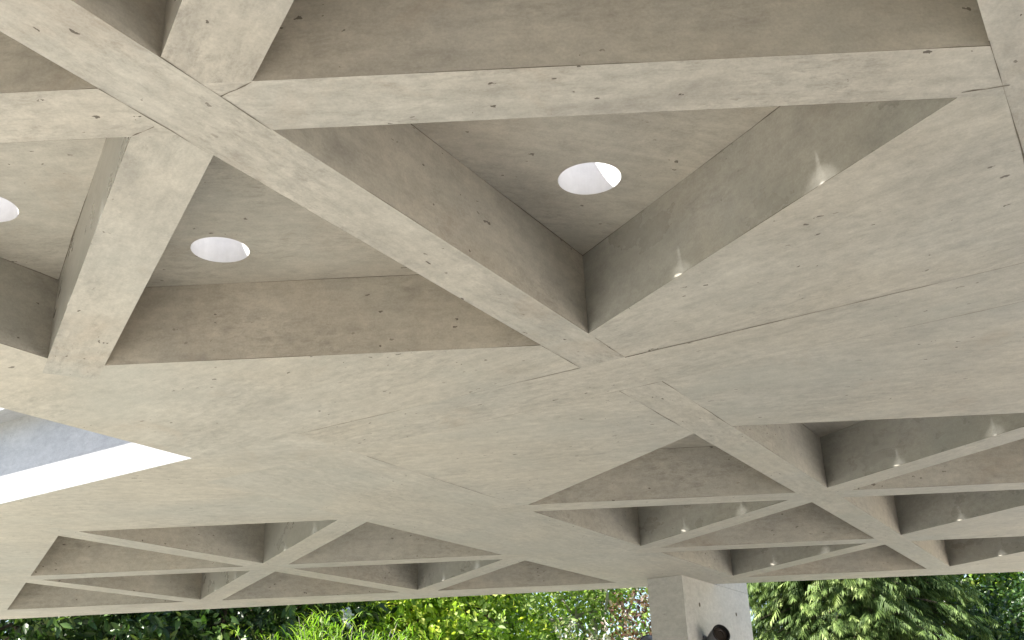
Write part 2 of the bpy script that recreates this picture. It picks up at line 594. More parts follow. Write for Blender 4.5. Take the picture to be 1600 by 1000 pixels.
def make_coffer(c):
    t = cell_tri(c)
    hc = hole_centre(c)
    polys = []
    # for the up kind: [L, R, A]; down: [A, R, L]
    edges = [(t[0], t[1]), (t[1], t[2]), (t[2], t[0])]
    g = sum(t) / 3
    for p, q in edges:
        d = (q - p) / np.linalg.norm(q - p)
        n = np.array([-d[1], d[0]])
        if np.dot(g - p, n) < 0:
            p, q = q, p; d = -d; n = -n
        L = np.linalg.norm(q - p)
        ou, ov = rng.uniform(-60, 60), rng.uniform(-60, 60)
        # D2 wall of an 'up' coffer: smoother, its shade painted in as darker colour
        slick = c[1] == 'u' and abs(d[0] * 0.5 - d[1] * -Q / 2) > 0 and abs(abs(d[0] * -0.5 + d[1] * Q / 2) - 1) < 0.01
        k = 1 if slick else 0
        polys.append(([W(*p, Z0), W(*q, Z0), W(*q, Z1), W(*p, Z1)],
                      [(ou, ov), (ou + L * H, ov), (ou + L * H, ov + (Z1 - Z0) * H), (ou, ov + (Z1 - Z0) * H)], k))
    # winding: normals face the inside of the recess
    out, circ = ring(t, hc)
    ou, ov = rng.uniform(-60, 60), rng.uniform(-60, 60)
    an = rng.choice([0, R(60), R(-60), R(20)])
    ca, sa = math.cos(an), math.sin(an)
    f = lambda q: ((q[0] * ca + q[1] * sa) * H + ou, (-q[0] * sa + q[1] * ca) * H + ov)
    n = len(out)
    for i in range(n):
        j = (i + 1) % n
        pp = [out[i], circ[i], circ[j], out[j]]
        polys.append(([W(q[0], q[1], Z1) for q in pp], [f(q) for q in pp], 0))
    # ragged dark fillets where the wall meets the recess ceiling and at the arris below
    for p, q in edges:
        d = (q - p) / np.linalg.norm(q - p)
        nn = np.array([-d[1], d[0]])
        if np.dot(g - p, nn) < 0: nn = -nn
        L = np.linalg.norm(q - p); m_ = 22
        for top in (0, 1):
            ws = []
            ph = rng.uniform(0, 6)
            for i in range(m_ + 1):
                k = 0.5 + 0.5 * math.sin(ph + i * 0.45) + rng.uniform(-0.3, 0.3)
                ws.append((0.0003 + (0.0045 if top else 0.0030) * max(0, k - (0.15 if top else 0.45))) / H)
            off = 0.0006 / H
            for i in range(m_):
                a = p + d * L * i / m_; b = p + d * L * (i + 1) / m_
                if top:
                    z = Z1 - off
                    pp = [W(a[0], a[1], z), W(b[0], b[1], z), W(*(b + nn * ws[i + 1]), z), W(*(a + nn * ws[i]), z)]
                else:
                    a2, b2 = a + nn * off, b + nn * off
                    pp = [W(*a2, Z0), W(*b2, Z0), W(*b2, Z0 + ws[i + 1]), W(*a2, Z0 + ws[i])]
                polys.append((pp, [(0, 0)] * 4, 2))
    co = poly_mesh('coffer', polys, [M['coffer'], M['coffer_slick_shade'], M['joint']], canopy)
    # tube
    tp = []
    m_ = 60
    top = Z2 + 0.044
    for i in range(m_):
        a0, a1_ = 2 * math.pi * i / m_, 2 * math.pi * (i + 1) / m_
        p = hc + HOLE_R * np.array([math.cos(a0), math.sin(a0)])
        q = hc + HOLE_R * np.array([math.cos(a1_), math.sin(a1_)])
        p2 = hc + (HOLE_R + 0.02) * np.array([math.cos(a0), math.sin(a0)])
        q2 = hc + (HOLE_R + 0.02) * np.array([math.cos(a1_), math.sin(a1_)])
        z = [(0, 0)] * 4
        tp.append(([W(*p, Z1), W(*p, top), W(*q, top), W(*q, Z1)], z, 0))
        tp.append(([W(*p, top), W(*p2, top), W(*q2, top), W(*q, top)], z, 0))
        tp.append(([W(*p2, top), W(*p2, Z2 - 0.01), W(*q2, Z2 - 0.01), W(*q2, top)], z, 0))
    tb = poly_mesh('skylight_tube', tp, [M['tube']], None, True)
    tb.parent = co
    return co


for c in CELLS:
    make_coffer(c)

# ---- roof top with the holes, fascia
top_rest = SLAB
roof_polys = []
for c in CELLS:
    t = cell_tri(c)
    _, top_rest = take(top_rest, t)
    out, circ = ring(t, hole_centre(c), 36, HOLE_R)
    n = len(out)
    for i in range(n):
        j = (i + 1) % n
        roof_polys.append([out[i], circ[i], circ[j], out[j]])
poly_mesh('roof_covering', [([W(q[0], q[1], Z2) for q in p], [(0, 0)] * len(p), 0) for p in [ccw(p) for p in top_rest] + [ccw(p) for p in roof_polys]], [M['roof']], canopy)
per = PER[:9]
fp = []
per2 = [(PER[k], PER[k + 1]) for k in range(8)] + [(PER[10], PER[0])]
for i, (p, q) in enumerate(per2):
    L = np.linalg.norm(q - p) * H
    fp.append(([W(*p, Z0), W(*q, Z0), W(*q, Z2 + 0.03), W(*p, Z2 + 0.03)], [(i * 9, 0), (i * 9 + L, 0), (i * 9 + L, 0.67), (i * 9, 0.67)], 0))
poly_mesh('fascia', fp, [M['fin']], canopy)

# ---- the big roof opening: reveal walls and the lip that overhangs the far one
rv = []
ZS = 1.349
for i, (p, q) in enumerate(((OP_A, OP_B), (OP_C, OP_A))):
    L = np.linalg.norm(q - p) * H
    rv.append(([W(*q, Z0), W(*p, Z0), W(*p, Z2 + 0.03), W(*q, Z2 + 0.03)], [(70 + i * 9 + L, 0), (70 + i * 9, 0), (70 + i * 9, 0.67), (70 + i * 9 + L, 0.67)], 0))
reveal = poly_mesh('opening_reveal', rv, [M['curb']], canopy)
NB = np.array([-0.5, -Q / 2])            # into the opening from its far edge
lp = []
a_, b_ = OP_A, OP_B
LIP = 0.108
c_, d_ = OP_B + NB * LIP, OP_A + NB * LIP
box = [(a_, b_, c_, d_)]
for (w0, w1, w2, w3) in box:
    zt = Z2 + 0.034
    uvq = [(0, 0), (4, 0), (4, 0.2), (0, 0.2)]
    lp.append(([W(*w0, ZS), W(*w1, ZS), W(*w2, ZS), W(*w3, ZS)], uvq, 0))
    lp.append(([W(*w3, ZS), W(*w2, ZS), W(*w2, zt), W(*w3, zt)], uvq, 0))
    lp.append(([W(*w0, zt), W(*w3, zt), W(*w2, zt), W(*w1, zt)], uvq, 0))
    lp.append(([W(*w0, ZS), W(*w3, ZS), W(*w3, zt), W(*w0, zt)], uvq, 0))
lip = poly_mesh('opening_lip', lp, [M['curb']], canopy)


# ---- dark casting joints on the underside: thin ragged fillets, broken here and there
def joint(p, q, width=0.004, seed=0, gaps=0.25):
    r = random.Random(seed)
    p, q = np.array(p, float), np.array(q, float)
    L = np.linalg.norm(q - p) * H
    n = max(4, int(L / 0.07))
    d = (q - p) / np.linalg.norm(q - p)
    nn = np.array([-d[1], d[0]])
    ph = r.uniform(0, 6)
    pts = []
    for i in range(n + 1):
        t = i / n
        g = 0.5 + 0.5 * math.sin(ph + t * 9) + r.uniform(-0.35, 0.35)
        w = (0.0005 + 0.75 * width * max(0.0, (g - gaps))) / H
        c = p + (q - p) * t + nn * r.uniform(-0.0012, 0.0012)
        pts.append((c + nn * w / 2, c - nn * w / 2))
    polys = []
    for i in range(n):
        (a, b), (c, e) = pts[i], pts[i + 1]
        polys.append(([W(*a, Z0 - 0.0007), W(*c, Z0 - 0.0007), W(*e, Z0 - 0.0007), W(*b, Z0 - 0.0007)], [(0, 0)] * 4, 0))
    if polys: poly_mesh('casting_joint', polys, [M['joint']], canopy)


def on_u(u, y): return np.array([u + y / Q, y])


def P2(px, py):
    d = BR * (px - 800) / F - BU * (py - 500) / F + BW
    return d[:2] / d[2]


un = OFF['N'][0]
joint((0.165, 2.791), (-0.746, 3.308), 0.006, 1, 0.1)
joint((0.165, 2.791), hit_w30(un - DL, W1), 0.003, 2)
joint(hit_w30(un + DL, W1), (2.2, W1 - 2.2 / Q), 0.007, 3, -0.3)
joint(hit_w30(un - DL, W2), hit_w30(un + DL, W2), 0.005, 4, 0.0)
joint(hit_w30(un + DL, W2), (2.6, W2 - 2.6 / Q), 0.004, 5, 0.3)
joint(hit_w30(um + 0.5, W2), hit_w30(un - DL, W2), 0.003, 6, 0.4)
for sgn in (-1, 1):
    joint(on_u(un + sgn * DL, 2.56 if sgn > 0 else 2.6), hit_w30(un + sgn * DL, W1), 0.005, 8 + sgn, 0.1)
    joint(hit_w30(un + sgn * DL, W2), on_u(un + sgn * DL, 3.46 if sgn > 0 else 3.54), 0.005, 12 + sgn, 0.1)
joint(on_u(um, 3.62), on_u(um, 4.5), 0.005, 16, 0.05)
joint(P2(155, 138), P2(333, 243), 0.005, 17, 0.1)
joint(P2(251, 89), P2(425, 203), 0.005, 18, 0.1)
joint(on_u(un + S - DL, 1.36), on_u(un + S - DL, 2.5), 0.009, 19, 0.0)
joint((0.765, 1.5), (0.84, 1.485), 0.006, 20, 0)
joint(P2(345, 150), P2(394, 128), 0.006, 21, 0)
joint(P2(206, 213), P2(240, 197), 0.004, 22, 0)
joint((0.031, 4.49), (-0.02, 4.54), 0.006, 23, 0)

# added spot lamps stand in for sun glints on the slick walls
def pool(c, s, power, ang, off, z_from, z_to, shift=0.0):
    t = cell_tri(c)
    e = t[2] - t[1]
    p = t[1] + e * s                      # along the foot of the slick wall
    n = np.array([-Q / 2, -0.5])
    o = p + n * off + e / np.linalg.norm(e) * shift
    ld = bpy.data.lights.new('glint_fill', 'SPOT')
    ld.energy = power
    ld.spot_size = R(ang)
    ld.spot_blend = 1.0
    ld.shadow_soft_size = 0.001
    ld.color = (1.0, 0.98, 0.96)
    lo = bpy.data.objects.new('glint_fill', ld)
    COL.objects.link(lo)
    lo.location = W(o[0], o[1], z_from)
    lo.rotation_euler = (Vector(W(o[0], o[1], z_from)) - Vector(W(p[0], p[1], z_to))).to_track_quat('Z', 'Y').to_euler()


for c in CELLS:
    if c[1] == 'u' and (c[0] != 'N' or (cell_tri(c)[0][1] > 1.4 and cell_tri(c)[0][0] > -2.2)) and c[2] < 2:
        n_ = c[0] == 'N'
        pool(c, 0.275, 2.6 if n_ else 1.5, 10, 0.150, 1.06, 0.992)       # bright foot
        pool(c, 0.275, 0.42 if n_ else 0.30, 40, 0.150, 1.06, 0.992)     # soft halo
        pool(c, 0.66, 0.30, 34, 0.150, 1.06, 0.990)
        pool(c, 0.275, 0.9 if n_ else 0.55, 11, 0.009, 1.135, 0.985, 0.003)    # thin streaks above
        pool(c, 0.66, 0.65, 11, 0.009, 1.135, 0.985, 0.003)


# ---------------------------------------------------------------- ground
def sheet(name, x0, x1, y0, y1, z, mat):
    o = poly_mesh(name, [([(x0, y0, z), (x1, y0, z), (x1, y1, z), (x0, y1, z)], [(0, 0)] * 4, 0)], [mat])
    return tag(o, kind='structure')


sheet('ground', -300, 300, -300, 300, 0, M['lawn'])
sheet('forecourt', -16, 60, -40, 14.0, 0.004, M['paving'])
sheet('bounce_bed', -15, -1.3, 2.4, 10.9, 0.010, M['bed'])  # unseen ground patch, added to tone the light bounced up at left


# house behind the camera and pale wall off right: unseen, added for bounced light
hb = empty('unseen_house', (0, -4.4, 0), 'brick house behind the photographer, unseen, added to shape the bounced light', 'unseen_house')
poly_mesh('wall', [([(x * 1.0, y, z) for x, y, z in f], [(0, 0)] * 4, 0) for f in (
    [(-14, -4.4, 0), (14, -4.4, 0), (14, -4.4, 6), (-14, -4.4, 6)], [(14, -4.4, 0), (14, -10, 0), (14, -10, 6), (14, -4.4, 6)],
    [(-14, -10, 0), (-14, -4.4, 0), (-14, -4.4, 6), (-14, -10, 6)], [(-14, -4.4, 6), (14, -4.4, 6), (14, -10, 6), (-14, -10, 6)])],
    [plain('dark_brick', (0.30, 0.27, 0.22), 0.85)], hb)
gw = empty('bounce_wall', (13.5, 0, 0), 'pale rendered wall, unseen, added right of the canopy to bounce light', 'wall')
poly_mesh('wall_body', [([(x, y, z) for x, y, z in f], [(0, 0)] * 4, 0) for f in (
    [(13.5, -4, 0), (13.5, 13, 0), (13.5, 13, 3.4), (13.5, -4, 3.4)], [(13.5, -4, 3.4), (13.5, 13, 3.4), (13.9, 13, 3.4), (13.9, -4, 3.4)],
    [(13.5, 13, 0), (13.9, 13, 0), (13.9, 13, 3.4), (13.5, 13, 3.4)], [(13.9, -4, 0), (13.9, -4, 3.4), (13.9, 13, 3.4), (13.9, 13, 0)])],
    [plain('cream_render', (0.68, 0.63, 0.55), 0.85)], gw)


# ---------------------------------------------------------------- fin wall carrying the canopy edge
def box_poly(pts2d, z0, z1, uvoff=0):
    """prism over a ccw plan polygon, world z"""
    P = ccw(list(pts2d))
    out = []
    for i in range(len(P)):
        p, q = P[i], P[(i + 1) % len(P)]
        L = np.linalg.norm(q - p)
        o = uvoff + i * 7.7
        # grain horizontal
        out.append(([(p[0], p[1], z0), (q[0], q[1], z0), (q[0], q[1], z1), (p[0], p[1], z1)],
                    [(o, z0), (o + L, z0), (o + L, z1), (o, z1)], 0))
    out.append(([(p[0], p[1], z1) for p in P], [(p[0], p[1]) for p in P], 0))
    out.append(([(p[0], p[1], z0) for p in P[::-1]], [(p[0], p[1]) for p in P[::-1]], 0))
    return out


F0 = np.array([0.957, 6.756]) * H
FD = np.array([0.5, Q / 2])
FN = np.array([Q / 2, -0.5])             # normal of the face turned to the right
FL, FT = 1.235 * H, 0.240 * H
plan = [F0, F0 + FD * FL, F0 + FD * FL - FN * FT, F0 - FN * FT]
fin = empty('concrete_fin_wall', (F0[0], F0[1], 0), 'tall concrete fin wall standing under the far edge of the canopy', 'pillar')
zt = EYE + Z0 * H
inner = [F0, F0 + FD * 0.52 * H, F0 + FD * 0.52 * H - FN * FT, F0 - FN * FT]
poly_mesh('wall_body', box_poly(plan, 0.0, zt - 0.0015, 31), [M['fin']], fin)


beyond = [F0 + FD * 0.62 * H, F0 + FD * FL, F0 + FD * FL - FN * FT, F0 + FD * 0.80 * H - FN * FT]
poly_mesh('wall_top', box_poly(beyond, zt + 0.0015, EYE + Z2 * H, 57), [M['fin']], fin)


def disc(name, c, n, r, mat, parent, lift=0.003, squash=1.0):
    n = Vector(n).normalized()
    a = n.orthogonal().normalized(); b = n.cross(a)
    pts = [Vector(c) + n * lift + (a * math.cos(t) + b * math.sin(t)) * r for t in [2 * math.pi * i / 24 for i in range(24)]]
    return poly_mesh(name, [(pts, [(0, 0)] * 24, 0)], [mat], parent)


def fin_pt(s, z, off=0.0):
    p = F0 + FD * s + FN * off
    return (p[0], p[1], z)


for (s, zr) in ((0.252, 0.837), (0.930, 0.831), (0.252, 0.30), (0.930, 0.30)):
    disc('tie_hole', fin_pt(s * H, EYE + zr * H), (FN[0], FN[1], 0), 0.021, M['hole'], fin)


# ---------------------------------------------------------------- spotlights
def lathe(profile, n=32):
    vs, fs = [], []
    for (r, z) in profile:
        for i in range(n):
            t = 2 * math.pi * i / n
            vs.append(Vector((r * math.cos(t), r * math.sin(t), z)))
    for k in range(len(profile) - 1):
        for i in range(n):
            j = (i + 1) % n
            fs.append((k * n + i, k * n + j, (k + 1) * n + j, (k + 1) * n + i))
    return vs, fs


def raw_mesh(name, vs, fs, mat, parent, smooth=True):
    me = bpy.data.meshes.new(name)
    me.from_pydata([tuple(v) for v in vs], [], fs)
    me.materials.append(mat)
    if smooth: me.polygons.foreach_set('use_smooth', [True] * len(fs))
    me.update()
    try: me.set_sharp_from_angle(angle=R(35))
    except Exception: pass
    return link_mesh(name, me, parent)


def spotlight(base, nrm, aim, label):
    base, nrm, aim = Vector(base), Vector(nrm).normalized(), Vector(aim).normalized()
    root = empty('spotlight', base, label, 'spotlight', 'spotlights on the concrete fin wall')
    q = nrm.to_track_quat('Z', 'Y')
    vs, fs = lathe([(0, 0), (0.045, 0), (0.045, 0.012), (0.040, 0.018), (0.018, 0.020), (0.016, 0.06), (0, 0.062)], 28)
    raw_mesh('mounting_plate', [base + q @ v for v in vs], fs, M['metal'], root)
    c = base + nrm * 0.115
    # yoke arm
    side = aim.cross(nrm).normalized()
    k = Vector((0, 0, 1))
    a0 = base + nrm * 0.05
    vs, fs = [], []
    d = (c - a0)
    t1 = d.cross(side).normalized()
    for s_ in (0, 1):
        for (x, y) in ((-.016, -.008), (.016, -.008), (.016, .008), (-.016, .008)):
            vs.append(a0 + d * s_ + side * x + t1 * y)
    fs = [(0, 1, 2, 3), (4, 7, 6, 5), (0, 4, 5, 1), (1, 5, 6, 2), (2, 6, 7, 3), (3, 7, 4, 0)]
    raw_mesh('bracket', vs, fs, M['metal'], root, False)
    q = aim.to_track_quat('Z', 'Y')
    head = [(0, -0.10), (0.045, -0.10), (0.054, -0.09), (0.058, -0.06), (0.058, -0.052), (0.055, -0.050), (0.055, -0.044), (0.060, -0.042),
            (0.070, 0.03), (0.074, 0.10), (0.074, 0.105)]
    head = [(a_ * 1.2, b_ * 1.1) for a_, b_ in head]
    vs, fs = lathe(head)
    hd = raw_mesh('lamp_head', [c + q @ v for v in vs], fs, M['metal'], root)
    vs, fs = lathe([(a_ * 1.2, b_ * 1.1) for a_, b_ in [(0.0745, 0.098), (0.0765, 0.106), (0.075, 0.112), (0.068, 0.112), (0.064, 0.100), (0.060, 0.085)]])
    raw_mesh('rim', [c + q @ v for v in vs], fs, M['metal_rim'], root)
    vs, fs = lathe([(a_ * 1.2, b_ * 1.1) for a_, b_ in [(0.062, 0.086), (0.05, 0.088), (0.028, 0.090), (0.026, 0.084), (0, 0.083)]])
    raw_mesh('lens', [c + q @ v for v in vs], fs, M['lens'], root)
    return root


spotlight(fin_pt(0.275 * H, EYE + 0.618 * H), (FN[0], FN[1], 0), (0.36, -0.88, 0.34), 'dark grey cylindrical spotlight aimed upwards on the right face of the concrete fin wall')
pl = F0 - FN * FT + FD * 0.25
spotlight((pl[0], pl[1], EYE + 0.585 * H), (-FN[0], -FN[1], 0), (-0.35, 0.75, 0.45), 'dark spotlight peeking out beyond the left edge of the concrete fin wall')


# ---------------------------------------------------------------- foliage
def ray(px, py):
    return BR * (px - 800) / F - BU * (py - 500) / F + BW


def at(px, Y, py=960):
    d = ray(px, py)
    return d * (Y / d[1]) + np.array([0, 0, EYE])


def leaves_mesh(name, P, D, N, L, Wd, tone, mat, parent, bend=0.25):
    """one bent six-sided blade per row: base P, direction D, face normal N, length L, width Wd"""
    n = len(P)
    D = D / np.linalg.norm(D, axis=1, keepdims=True)
    Sd = np.cross(D, N)
    Sd /= np.linalg.norm(Sd, axis=1, keepdims=True) + 1e-9
    N = np.cross(Sd, D)
    L = L[:, None]; Wd = Wd[:, None]
    v0 = P
    v1 = P + D * L * 0.38 + Sd * Wd * 0.5 + N * L * bend * 0.25
    v2 = P + D * L * 0.72 + Sd * Wd * 0.36 + N * L * bend * 0.1
    v3 = P + D * L - N * L * bend * 0.35
    v4 = P + D * L * 0.72 - Sd * Wd * 0.36 + N * L * bend * 0.1
    v5 = P + D * L * 0.38 - Sd * Wd * 0.5 + N * L * bend * 0.25
    mid = P + D * L * 0.55 - N * L * bend * 0.05
    V = np.stack([v0, v1, v2, v3, v4, v5, mid], 1).reshape(-1, 3)
    idx = np.array([[0, 1, 6], [1, 2, 6], [2, 3, 6], [3, 4, 6], [4, 5, 6], [5, 0, 6]])
    Fc = (np.arange(n)[:, None, None] * 7 + idx[None]).reshape(-1, 3)
    me = bpy.data.meshes.new(name)
    me.vertices.add(len(V)); me.vertices.foreach_set('co', V.astype(np.float32).ravel())
    me.loops.add(len(Fc) * 3); me.loops.foreach_set('vertex_index', Fc.astype(np.int32).ravel())
    me.polygons.add(len(Fc))
    me.polygons.foreach_set('loop_start', (np.arange(len(Fc)) * 3).astype(np.int32))
    me.polygons.foreach_set('loop_total', np.full(len(Fc), 3, np.int32))
    at_ = me.attributes.new('tone', 'FLOAT', 'POINT')
    at_.data.foreach_set('value', np.repeat(tone, 7).astype(np.float32))
    me.materials.append(mat)
    me.polygons.foreach_set('use_smooth', np.ones(len(Fc), bool))
    me.update(); me.validate()
    return link_mesh(name, me, parent)


def blades_mesh(name, P, D, L, Wd, tone, mat, parent, droop=0.5, seg=4):
    """thin tapering blades that arch over"""
    n = len(P)
    D = D / np.linalg.norm(D, axis=1, keepdims=True)
    up = np.array([0, 0, 1.0])
    Sd = np.cross(D, up + 0.001)
    Sd /= np.linalg.norm(Sd, axis=1, keepdims=True) + 1e-9
    rows = []
    for k in range(seg + 1):
        t = k / seg
        c = P + D * (L * t)[:, None] - up * (L * droop * t * t)[:, None]
        w = (Wd * (1 - t) ** 0.7 * (0.6 + 0.8 * min(t * 3, 0.6)))[:, None]
        rows += [c + Sd * w / 2, c - Sd * w / 2]
    V = np.stack(rows, 1).reshape(-1, 3)
    k2 = 2 * (seg + 1)
    idx = np.array([[2 * k, 2 * k + 1, 2 * k + 3, 2 * k + 2] for k in range(seg)])
    Fc = (np.arange(n)[:, None, None] * k2 + idx[None]).reshape(-1, 4)
    me = bpy.data.meshes.new(name)
    me.vertices.add(len(V)); me.vertices.foreach_set('co', V.astype(np.float32).ravel())
    me.loops.add(len(Fc) * 4); me.loops.foreach_set('vertex_index', Fc.astype(np.int32).ravel())
    me.polygons.add(len(Fc))
    me.polygons.foreach_set('loop_start', (np.arange(len(Fc)) * 4).astype(np.int32))
    me.polygons.foreach_set('loop_total', np.full(len(Fc), 4, np.int32))
    at_ = me.attributes.new('tone', 'FLOAT', 'POINT')
    at_.data.foreach_set('value', np.repeat(tone, k2).astype(np.float32))
    me.materials.append(mat)
    me.update(); me.validate()
    return link_mesh(name, me, parent)


def limb(vs, fs, pts, r0, r1, n=7):
    b = len(vs)
    pts = [Vector(p) for p in pts]
    for k, p in enumerate(pts):
        d = (pts[min(k + 1, len(pts) - 1)] - pts[max(k - 1, 0)]).normalized()
        a = d.orthogonal().normalized(); c = d.cross(a)
        r = r0 + (r1 - r0) * k / (len(pts) - 1)
        for i in range(n):
            t = 2 * math.pi * i / n
            vs.append(p + (a * math.cos(t) + c * math.sin(t)) * r)
    for k in range(len(pts) - 1):
        for i in range(n):
            j = (i + 1) % n
            fs.append((b + k * n + i, b + k * n + j, b + (k + 1) * n + j, b + (k + 1) * n + i))


def wiggle(r, p, q, n=5, amp=0.12):
    p, q = np.array(p, float), np.array(q, float)
    L = np.linalg.norm(q - p)
    out = []
    for k in range(n + 1):
        t = k / n
        o = r.normal(0, amp * L * 0.2, 3) * (0 if k in (0,) else 1)
        out.append(p + (q - p) * t + o * math.sin(math.pi * t) + np.array([0, 0, 0]))
    return out


def tree(name, label, cat, base, height, radius, crown_lo, n_twigs, per, leaf, mat, seed, group=None, bark='bark',
         shell=0.45, droop=0.3, trunk_r=0.12, zband=None, squash=(1, 1), gap=0.0, spread=0.22, n_limbs=14, twigs=0, tone0=0.42):
    r = np.random.default_rng(seed)
    root = empty(name, (base[0], base[1], 0), label, cat, group)
    cz = (crown_lo + height) / 2; hz = (height - crown_lo) / 2
    cen = np.array([base[0], base[1], cz])
    ax = np.array([radius * squash[0], radius * squash[1], hz])
    # twig centres
    pts = []
    lobes = r.normal(0, 1, (14, 3)); lobes /= np.linalg.norm(lobes, axis=1, keepdims=True)
    lob_a = r.uniform(-0.28, 0.22, 14)
    while len(pts) < n_twigs:
        d = r.normal(0, 1, 3); d /= np.linalg.norm(d)
        rad = 1 - shell * r.random() ** 1.5
        k = 1 + np.sum(lob_a * np.exp(-(1 - lobes @ d) / 0.10))
        p = d * rad * k
        if abs(p[2]) > 1.25: continue
        P = cen + p * ax
        if zband and not (zband[0] < P[2] < zband[1]) and r.random() < 0.72: continue
        if gap:
            g = math.sin(P[0] * 2.3 + seed) * math.sin(P[2] * 2.9 + seed * 2) + 0.5 * math.sin(P[0] * 5.1 + P[2] * 4.3)
            if g > 1.0 - gap: continue
        pts.append(P)
    T = np.array(pts)
    out = (T - cen) / ax; out /= np.linalg.norm(out, axis=1, keepdims=True)
    tdir = out * 0.9 + r.normal(0, 0.45, T.shape) + np.array([0, 0, 0.15])
    tdir /= np.linalg.norm(tdir, axis=1, keepdims=True)
    ttone = np.clip(r.normal(tone0, 0.2, len(T)), 0, 1)
    n = len(T) * per
    ti = np.repeat(np.arange(len(T)), per)
    s = r.random(n)
    P = T[ti] + tdir[ti] * ((s - 0.3) * spread * 2.2)[:, None] + r.normal(0, spread * 0.32, (n, 3))
    D = tdir[ti] * 0.6 + r.normal(0, 0.65, (n, 3)) + np.array([0, 0, -droop])
    N = np.array([0, 0, 0.55]) + out[ti] * 0.8 + r.normal(0, 0.65, (n, 3))
    L = leaf[0] * r.uniform(0.65, 1.25, n); Wd = L * leaf[1]
    tone = np.clip(ttone[ti] + r.normal(0, 0.17, n), 0, 1)
    leaves_mesh('crown', P, D, N, L, Wd, tone, M[mat], root)
    vs, fs = [], []
    top = np.array([base[0], base[1], crown_lo + (height - crown_lo) * 0.75])
    limb(vs, fs, wiggle(r, (base[0], base[1], 0), top, 7, 0.1), trunk_r, trunk_r * 0.25, 10)
    raw_mesh('trunk', vs, fs, M[bark], root)
    vs, fs = [], []
    for i in range(n_limbs):
        z = crown_lo + (height - crown_lo) * r.uniform(0.02, 0.65)
        tgt = T[r.integers(len(T))]
        limb(vs, fs, wiggle(r, (base[0], base[1], z), tgt, 5, 0.25), trunk_r * 0.4, 0.012, 6)
    for i in range(twigs):
        a = T[r.integers(len(T))]; b = T[r.integers(len(T))]
        if np.linalg.norm(a - b) < 1.6: limb(vs, fs, wiggle(r, a, b, 4, 0.3), 0.012, 0.005, 4)
    raw_mesh('limbs', vs, fs, M[bark], root)
    return root


# dark laurels on the left
b = at(70, 15.0)
tree('laurel_bush', 'dark glossy broad-leaved laurel at the far left below the canopy edge', 'bush', b, 6.2, 2.5, 0.3, 1500, 16, (0.165, 0.40), 'laurel', 11,
     'dark laurels left of the bamboo', trunk_r=0.09, zband=(2.6, 4.9), shell=0.5, spread=0.2)
b = at(345, 16.0)
tree('laurel_bush', 'dark green laurel between the far left laurel and the lime bamboo', 'bush', b, 6.4, 2.2, 0.3, 1500, 16, (0.16, 0.40), 'laurel', 12,
     'dark laurels left of the bamboo', trunk_r=0.09, zband=(2.6, 4.9), shell=0.5, spread=0.2)
b = at(190, 19.5)
tree('evergreen_tree', 'dark evergreen tree closing the gap behind the left laurels', 'tree', b, 9.0, 3.6, 0.6, 1700, 14, (0.15, 0.5), 'hedge', 13, trunk_r=0.16, zband=(2.4, 6), shell=0.8)

# leafy trees in the middle
b = at(610, 19.0)
tree('deciduous_tree', 'yellow green leafy tree right behind the lime bamboo', 'tree', b, 7.6, 2.6, 1.2, 1500, 14, (0.13, 0.5), 'bright', 21,
     'leafy garden trees behind the canopy', tone0=0.66, trunk_r=0.13, zband=(2.6, 5.6), shell=0.8)
b = at(745, 20.0)
tree('deciduous_tree', 'fresh green tree in the middle between bamboo and pillar', 'tree', b, 8.0, 2.5, 1.2, 1300, 13, (0.13, 0.45), 'grey_green', 22,
     'leafy garden trees behind the canopy', tone0=0.66, trunk_r=0.13, zband=(2.6, 5.8), shell=0.85, gap=0.1)
b = at(500, 21.5)
tree('deciduous_tree', 'mid green tree standing above the lime bamboo, next to the laurel', 'tree', b, 8.0, 2.9, 1.0, 1500, 13, (0.13, 0.5), 'grey_green', 23,
     'leafy garden trees behind the canopy', tone0=0.66, trunk_r=0.14, zband=(2.6, 5.8), shell=0.85)
b = at(925, 20.0)
tree('deciduous_tree', 'airy tree with blue sky showing through beside the pillar', 'tree', b, 7.8, 2.2, 1.4, 800, 10, (0.12, 0.42), 'grey_green', 24,
     'leafy garden trees behind the canopy', tone0=0.66, trunk_r=0.1, zband=(2.6, 5.6), shell=0.85, gap=0.55, bark='bark_pale', twigs=260)
b = at(690, 24.0)
tree('deciduous_tree', 'taller tree further back showing between the front trees', 'tree', b, 9.5, 3.4, 1.4, 1400, 12, (0.15, 0.5), 'grey_green', 25,
     'leafy garden trees behind the canopy', tone0=0.66, trunk_r=0.15, zband=(3, 6.6), shell=0.9, gap=0.15)
b = at(985, 15.5)
tree('plum_bush', 'dark red leaved plum bush just left of the pillar', 'bush', b, 3.62, 0.62, 0.4, 420, 13, (0.075, 0.55), 'red', 31, trunk_r=0.04, shell=0.7, spread=0.12)
b = at(905, 15.5)
tree('silver_shrub', 'pale silvery leaved shrub low beside the red plum bush', 'bush', b, 3.25, 0.75, 0.4, 420, 12, (0.07, 0.5), 'silver', 32, trunk_r=0.04, shell=0.7, spread=0.12)

